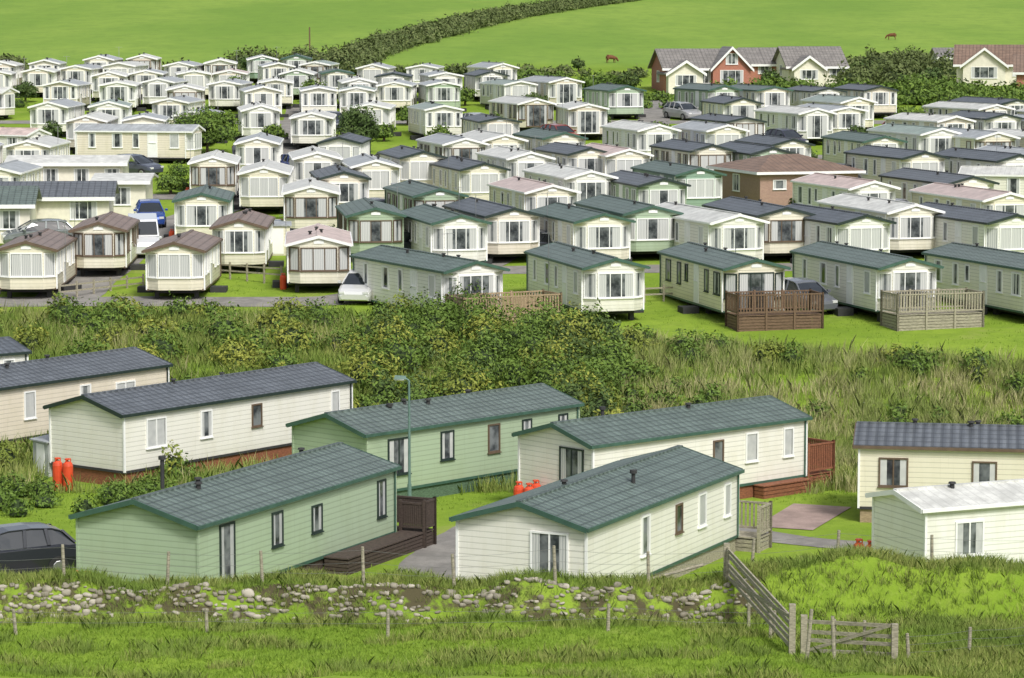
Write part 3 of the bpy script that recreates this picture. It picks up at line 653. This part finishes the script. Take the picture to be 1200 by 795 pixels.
for i in range(50):
    u=U(-20,205); x,y=P(u,U(582,610)-max(0,(60-u))*.1)
    if free(x,y,.3) and not 55<u<100: bl.append(blob(x,y,U(.3,.55),U(.35,.75)))
leaves("low_bushes",bl,130,.075,[LG])
hb=[];gb=[]
def hedge(lst,pts,r,h,step=1.4):
    W=[G(*p,y0=104)[:2] for p in pts]
    for i in range(len(W)-1):
        a=Vector(W[i]); c=Vector(W[i+1]); n=max(1,int((c-a).length/step))
        for k in range(n):
            p=a.lerp(c,(k+R())/n); lst.append(blob(p.x+U(-.5,.5)*r,p.y+U(-.8,.8)*r,r*U(.6,1.3),h*U(.55,1.3)))
hedge(hb,[(405,80),(450,60),(500,46),(560,30),(620,18),(690,7),(790,-6)],1.9,1.5,1.0)
hedge(hb,[(-40,84),(60,88),(140,88),(290,84)],1.5,1.0,1.5)
hedge(hb,[(0,80),(8,82)],2,2); hedge(hb,[(285,82),(350,84),(420,86)],1.9,2.0,1.1)
hedge(hb,[(420,86),(600,88),(700,90),(778,92)],1.2,.8,1.4)
hedge(gb,[(600,98),(700,102),(770,108)],2.0,1.1,1.4); hedge(gb,[(610,110),(690,114),(780,118)],1.6,.9,1.6)
hedge(gb,[(860,112),(960,116),(1080,122),(1210,136)],1.6,1.4,1.0); hedge(hb,[(985,104),(1040,104),(1100,108)],2.2,2.0,1.1); hedge(hb,[(1000,92),(1060,88),(1105,90)],2.3,2.0,1.2)
hedge(gb,[(1040,102),(1110,114),(1210,124)],1.8,1.5,1.1); hedge(hb,[(910,84),(990,80),(1080,76),(1210,74)],2.0,1.2,1.6)
hedge(gb,[(1000,130),(1100,138),(1210,150)],1.1,.9,1.6); hedge(gb,[(670,126),(780,128),(860,130)],.9,.7,1.5)
hb=[q for q in hb if free(q[0],q[1],.3)]; gb=[q for q in gb if free(q[0],q[1],.3)]
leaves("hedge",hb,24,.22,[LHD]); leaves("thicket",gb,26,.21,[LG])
BARK=plain("bark",(.12,.09,.06),.9)
def tree(x,y,r,h,mat,dens=60,ls=.13):
    b=MB(); z=hz1(x,y); b.cyl((0,0,-.1),(0,0,h*.5),.12,.07,BARK,8)
    bl=[]
    for i in range(9):
        a=i*.9+U(0,.5); rr=r*U(.35,.7); hh=h*U(.35,.8); b.cyl((0,0,h*.22),(math.cos(a)*rr,math.sin(a)*rr,hh),.06,.02,BARK,6)
        bl.append((math.cos(a)*rr,math.sin(a)*rr,hh*.85,r*U(.3,.5),r*U(.3,.5),h*U(.2,.32)))
    bl.append((0,0,h*.7,r*.45,r*.45,h*.3)); bl.append((0,0,h*.3,r*.7,r*.7,h*.3))
    t=b.obj("tree",(x,y,z)); l=leaves("crown",bl,dens,ls,[mat]); l.parent=t
for u,v,r,h in TREES:
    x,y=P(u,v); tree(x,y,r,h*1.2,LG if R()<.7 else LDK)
x,y,_=G(678,84,104); tree(x,y,.8,1.5,LDK,26,.18)
for u,v,r,h in [(905,112,1.5,2.4),(300,88,1.8,2.2),(1090,108,1.6,2.4),(735,106,1.3,1.8),(1010,96,1.5,2.3),(900,106,1.0,2.0)]:
    x,y,_=G(u,v,104); tree(x,y,r,h,LDK,26,.18)
# foreground grass
fg=[];lg=[];wg=[]
for i in range(40000):
    y=U(56,75); x=U(-1,1)*(y*.182+1.2)
    p=(x,y,hz1(x,y))
    k=mn.noise(Vector((x*.5,y*.6,0)))
    if 66.7<y<67.5 and x<5.8:
        if mn.noise(Vector((x*.7,y*1.3,4)))>.02 or R()<.22: wg.append(p)
        continue
    if y<66 and x<7.5:
        (lg if (k>.15 and R()<.45) else fg).append(p)
    else: (lg if R()<.55+.35*(k>0) else fg).append(p)
tufts("grass",fg,.03,.11,11,.012,GB,.15,.9); tufts("long_grass",lg,.1,.28,11,.014,GM,.14,.8); tufts("bank_grass",wg,.06,.2,10,.014,GM,.12,.9)
fl=[]
for i in range(6000):
    y=U(75,98); x=U(-17,17)
    if free(x,y,.05) and not(-4.2<x<.5 and y<93) and not(84<y<95 and x>5.5): fl.append((x,y,0))
tufts("lawn_grass",fl,.03,.12,8,.02,GB,.16,.9)
fl=[]
for i in range(8000):
    y=U(120,170); x=U(-28,30)
    if free(x,y,.05) and y>yE(x) and not (137<y<141.5 and x<-6) and not(148<y<156) and not(-24<x<-18): fl.append((x,y,hz1(x,y)))
tufts("lawn_tufts",fl,.03,.13,6,.028,GB,.25,.9)
# ------------------------------------------------------------ stones of the old wall in the bank
STONE=leafm("stone",(.20,.18,.13),(.50,.46,.38),(.24,.22,.17),1.2)
import bmesh
bm=bmesh.new(); bmesh.ops.create_icosphere(bm,subdivisions=2,radius=1); iv=np.array([v.co[:] for v in bm.verts]); itf=np.array([[v.index for v in f.verts] for f in bm.faces]); bm.free()
Vs=[];Fs=[];off=0
def stone(x,y,z,s):
    global off
    ph=rng.uniform(0,6.28,3); q=iv*(1+.18*np.sin(iv[:,[1,2,0]]*3+ph)+.07*rng.normal(size=iv.shape))
    q=np.sign(q)*np.abs(q)**.68
    q=q*np.array([s*U(.8,1.6),s*U(.7,1.1),s*U(.5,.95)]); a=U(-.5,.5); c,si=math.cos(a),math.sin(a)
    q=np.stack([q[:,0]*c-q[:,1]*si,q[:,0]*si+q[:,1]*c,q[:,2]+q[:,0]*U(-.25,.25)],1)+np.array([x,y,z]); Vs.append(q); Fs.append(itf+off); off+=len(iv)
for row in range(7):
    x=-12.7; t=row/6
    while x<5.7:
        k=mn.noise(Vector((x*.5,3,t*2.2))); s=U(.035,.085)
        gap=k<-.10 and R()<.8
        if not gap and R()<(.85 if row>2 else .6):
            yy=66.78+t*.72+U(-.05,.05); stone(x,yy,hz1(x,yy)+.01,s*(1.25 if R()<.12 else 1))
        x+=s*U(1.7,2.9)
x=-12.6
while x<5.4:
    yy=67.5+U(-.08,.08)
    if mn.noise(Vector((x*.35,7,0)))>-.1: stone(x,yy,hz1(x,yy)+.01,U(.06,.11))
    x+=U(.2,.5)
npmesh("dry_stone_wall",np.concatenate(Vs),np.concatenate(Fs),[STONE])
# ------------------------------------------------------------ fences
WIRE=plain("wire",(.25,.25,.24),.5,.1,3,.6)
def fence(name,pts,hp,wires):
    b=MB(); tops=[]
    for (x,y) in pts:
        z=hz1(x,y); lx,ly=U(-.06,.06),U(-.04,.04); h=hp*U(.88,1.08)
        b.cyl((x,y,z-.2),(x+lx,y+ly,z+h),.045,.038,WOOD['y'],8); tops.append((x,y,z,lx,ly,h))
    for i in range(len(tops)-1):
        for w in wires:
            a=tops[i]; c=tops[i+1]; 
            p=(a[0]+a[3]*w,a[1]-.045,a[2]+a[5]*w); q=(c[0]+c[3]*w,c[1]-.045,c[2]+c[5]*w)
            mid=((p[0]+q[0])/2,(p[1]+q[1])/2,(p[2]+q[2])/2-.03)
            b.cyl(p,mid,.004,.004,WIRE,4); b.cyl(mid,q,.004,.004,WIRE,4)
    b.obj(name)
def fp(us,yy): return [((u-600)*math.hypot(yy,13)/F,yy+U(-.12,.12)) for u in us]
fence("wire_fence",fp([-45,77,197,309,427,533,651,760,850],67.95),.9,(.35,.6,.92))
fence("wire_fence",fp([-170,20,243,455,712,905],64.8),.65,(.5,.9))
fence("wire_fence",fp([1063,1133,1215,1300],61.5),.62,(.3,.6,.9))
fence("wire_fence",fp([880,980,1090,1200,1300],69.3),.75,(.5,.9))
def hurdle(b,p,q,h,nr,m,ends=(1.25,1.25)):
    L=math.hypot(q[0]-p[0],q[1]-p[1]); t=((q[0]-p[0])/L,(q[1]-p[1])/L)
    zp,zq=hz1(*p),hz1(*q); n=(t[1],-t[0])
    def bar(u0,z0,u1,z1,th,d0,d1):
        a=(p[0]+t[0]*u0,p[1]+t[1]*u0); c=(p[0]+t[0]*u1,p[1]+t[1]*u1)
        b.hexa([(a[0]+n[0]*d1,a[1]+n[1]*d1,z0),(c[0]+n[0]*d1,c[1]+n[1]*d1,z1),(c[0]+n[0]*d0,c[1]+n[1]*d0,z1),(a[0]+n[0]*d0,a[1]+n[1]*d0,z0),
                (a[0]+n[0]*d1,a[1]+n[1]*d1,z0+th),(c[0]+n[0]*d1,c[1]+n[1]*d1,z1+th),(c[0]+n[0]*d0,c[1]+n[1]*d0,z1+th),(a[0]+n[0]*d0,a[1]+n[1]*d0,z0+th)],m)
    for i in range(nr):
        f=.12+.8*(i/(nr-1)); bar(.05,zp+h*f+U(-.02,.02),L-.05,zq+h*f+U(-.02,.02),.08,-.02,.02)
    bar(.1,zp+h*.1,L-.1,zq+h*.95,.08,.022,.045)
    for u,hh in ((0,ends[0]),(L,ends[1])):
        x,y=p[0]+t[0]*u,p[1]+t[1]*u; z=hz1(x,y); b.box(x-.07,x+.07,y-.07,y+.07,z-.2,z+h*hh,m)
    for u in (.33,.66):
        x,y=p[0]+t[0]*u*L-n[0]*.05,p[1]+t[1]*u*L-n[1]*.05; z=hz1(x,y); b.cyl((x,y,z),(x,y,z+h*1.0),.04,.035,m,6)
b=MB(); w=WOOD['y']
gb2=G(928,768)[:2]; gc=G(1048,775)[:2]
hurdle(b,((850-600)*69.5/F,68.1),gb2,.85,5,w,(1.1,1.35)); b.obj("wooden_gate")
b=MB(); hurdle(b,(gb2[0]+.25,gb2[1]-.1),gc,.78,4,w,(1.15,1.05)); b.obj("wooden_gate")
b=MB(); x,y,z=G(945,774); b.cyl((x,y,z-.1),(x+.1,y,z+1.1),.045,.04,w,8); b.cyl((x+.6,y,z-.1),(x+.55,y,z+.95),.045,.04,w,8); b.obj("fence_post")
b=MB(); b.cyl((3.4,68.8,hz1(3.4,68.8)+.05),(4.7,69,hz1(4.7,69)+.4),.035,.035,w,7); b.obj("fallen_rail")
# ------------------------------------------------------------ street lamp, gas bottles, poles
POLE=plain("lamp_paint",(.12,.2,.17),.5)
def lamp(x,y,h=4.5):
    b=MB(); z=hz1(x,y); b.cyl((0,0,-.1),(0,0,1.1),.075,.07,POLE,12); b.cyl((0,0,1.1),(0,0,h),.05,.036,POLE,12); b.cyl((0,0,h),(-.16,0,h+.1),.028,.028,POLE,8); h-=4.5
    b.hexa([(-.5,-.1,h+4.55),(-.1,-.08,h+4.55),(-.1,.08,h+4.55),(-.5,.1,h+4.55),(-.46,-.07,h+4.67),(-.1,-.05,h+4.65),(-.1,.05,h+4.65),(-.46,.07,h+4.67)],POLE); b.box(-.47,-.16,-.07,.07,h+4.52,h+4.549,MFRAME); b.obj("street_lamp",(x,y,z))
x,y=P(480,606); lamp(x,y)
b=MB(); x,y=P(505,606); b.box(-.1,.1,-.1,.1,-.05,.45,MCH); b.box(-.11,.11,-.11,.11,.45,.58,MFRAME); b.obj("service_bollard",(x,y,0),.3)
RED=plain("bottle_red",(.66,.075,.025),.4,.1)
def bottle(x,y,z=0,h=1.1,r=.18):
    b=MB(); pr=[(0,r*.9),(.05,r),(h*.78,r),(h*.86,r*.88),(h*.92,r*.5)]
    for i in range(4): b.cyl((0,0,pr[i][0]),(0,0,pr[i+1][0]),pr[i][1],pr[i+1][1],RED,14)
    for k in range(3):
        a=k*2.1; b.cyl((math.cos(a)*r*.55,math.sin(a)*r*.55,h*.88),(math.cos(a)*r*.55,math.sin(a)*r*.55,h),.02,.02,RED,5)
    b.cyl((0,0,h*.98),(0,0,h+.02),r*.6,r*.6,RED,12); b.cyl((0,0,h*.9),(0,0,h*.97),.03,.03,HUBM,6)
    b.obj("gas_bottle",(x,y,z))
for u,v in [(68,574),(80,575),(88,716),(102,717),(608,604),(620,606),(628,602),(1006,676),(1020,678)]:
    x,y=P(u,v); bottle(x,y)
for r in rowA+rows:
    if R()<.55:
        x,y=P(r[0],r[1]); a=math.radians(r[2]); lx=-(r[3]/2+.25); ly=U(1,3); px,py=x+lx*math.cos(a)-ly*math.sin(a),y+lx*math.sin(a)+ly*math.cos(a); bottle(px,py,hz1(px,py),.8,.17)
b=MB(); x,y,z=G(363,66,104); b.cyl((0,0,-.2),(0,0,3.4),.1,.08,WOOD['b'],8); b.obj("telegraph_pole",(x,y,z))
MGREY=plain("shed_grey",(.42,.44,.42),.7)
def shed(u,v,a,m,k=1.0):
    x,y=P(u,v); b=MB(); b.box(-.7*k,.7*k,0,1.1*k,-.2,1.6*k,m); b.hexa([(-.8*k,-.1,1.62*k),(.8*k,-.1,1.62*k),(.8*k,1.2*k,1.75*k),(-.8*k,1.2*k,1.75*k),(-.8*k,-.1,1.68*k),(.8*k,-.1,1.68*k),(.8*k,1.2*k,1.81*k),(-.8*k,1.2*k,1.81*k)],ROOF['S']); b.fbox((0,0),(1,0),(0,-1),-.35*k,.35*k,.1,1.5*k,-.01,.02,MFRAME); b.obj("garden_shed",(x,y,hz1(x,y)),math.radians(a))
for s in [(325,300,5,WALL['c']),(652,246,15,WALL['g']),(48,556,-50,MGREY,.75),(476,250,10,WOOD['b']),(828,312,10,WALL['g'])]: shed(*s)
def screen(pts):
    b=MB()
    for (p,q) in zip(pts[:-1],pts[1:]):
        L=math.hypot(q[0]-p[0],q[1]-p[1]); t=((q[0]-p[0])/L,(q[1]-p[1])/L); n=(t[1],-t[0]); k=int(L/1.5)+1; z=hz1(*p)
        for i in range(k+1): b.fbox(p,t,n,L*i/k-.04,L*i/k+.04,z-.2,z+.85,-.04,.04,WOOD['y'])
        for zz in (.35,.65): b.fbox(p,t,n,.05,L-.05,z+zz,z+zz+.08,-.015,.015,WOOD['y'])
    b.obj("timber_fence")
screen([P(70,352),P(168,335)]); screen([P(250,325),P(330,335)]); screen([P(755,355),P(800,352)]); screen([P(0,345),P(12,348)])
# ------------------------------------------------------------ cows
HIDE=plain("cow_hide",(.16,.06,.025),.8)
def cow(u,v,az,sc=.6):
    x,y,z=G(u,v,104)
    pts=[(-.75,0,1.15),(-.3,0,1.1),(.3,0,1.08),(.7,0,1.15),(1.05,0,.95),(1.3,0,.55),(1.45,0,.28),
     (-.75,.2,.95),(-.68,.22,.62),(-.82,.22,.42),(-.78,.22,.04),(-.75,-.2,.95),(-.6,-.22,.62),(-.74,-.22,.42),(-.7,-.22,.04),
     (.62,.2,.85),(.62,.22,.45),(.62,.22,.04),(.66,-.2,.85),(.72,-.22,.45),(.72,-.22,.04),(-1.0,0,1.15),(-1.08,0,.6),(1.2,.17,.72),(1.2,-.17,.72)]
    rad=[.36,.42,.42,.36,.24,.17,.12,.2,.13,.07,.06,.2,.13,.07,.06,.15,.08,.06,.15,.08,.06,.05,.03,.04,.04]
    ed=[(0,1),(1,2),(2,3),(3,4),(4,5),(5,6),(0,7),(7,8),(8,9),(9,10),(0,11),(11,12),(12,13),(13,14),(3,15),(15,16),(16,17),(3,18),(18,19),(19,20),(0,21),(21,22),(5,23),(5,24)]
    me=bpy.data.meshes.new("cow"); me.from_pydata(pts,ed,[]); o=bpy.data.objects.new("cow",me); scene.collection.objects.link(o); me.materials.append(HIDE)
    o.modifiers.new("skin",'SKIN')
    for i,r in enumerate(rad): me.skin_vertices[0].data[i].radius=(r,r)
    me.skin_vertices[0].data[1].use_root=True
    o.modifiers.new("sub",'SUBSURF').levels=1
    o.location=(x,y,z); o.rotation_euler=(0,0,az); o.scale=(sc,)*3
cow(716,74,.3); cow(1045,47,2.9)
# ------------------------------------------------------------ light
SE=math.radians(48); SAZ=math.radians(155)
w=bpy.data.worlds.new("World"); scene.world=w; w.use_nodes=True; nt=w.node_tree
sky=nt.nodes.new("ShaderNodeTexSky"); sky.sky_type='NISHITA'; sky.sun_disc=False; sky.sun_elevation=SE; sky.sun_rotation=SAZ
sky.dust_density=3; sky.air_density=1; sky.ozone_density=1
hs=nt.nodes.new("ShaderNodeHueSaturation"); hs.inputs["Saturation"].default_value=.45; nt.links.new(sky.outputs[0],hs.inputs["Color"])
nt.links.new(hs.outputs[0],nt.nodes["Background"].inputs[0]); nt.nodes["Background"].inputs[1].default_value=.15
sl=bpy.data.lights.new("sun",'SUN'); sl.energy=2.8; sl.angle=math.radians(12); sl.color=(1,.975,.93)
so=bpy.data.objects.new("sun",sl); scene.collection.objects.link(so)
dirv=Vector((math.sin(SAZ)*math.cos(SE),math.cos(SAZ)*math.cos(SE),math.sin(SE)))
so.rotation_euler=dirv.to_track_quat('Z','Y').to_euler(); so.location=(0,0,200)
scene.view_settings.view_transform='Standard'; scene.view_settings.look='None'; scene.view_settings.exposure=0
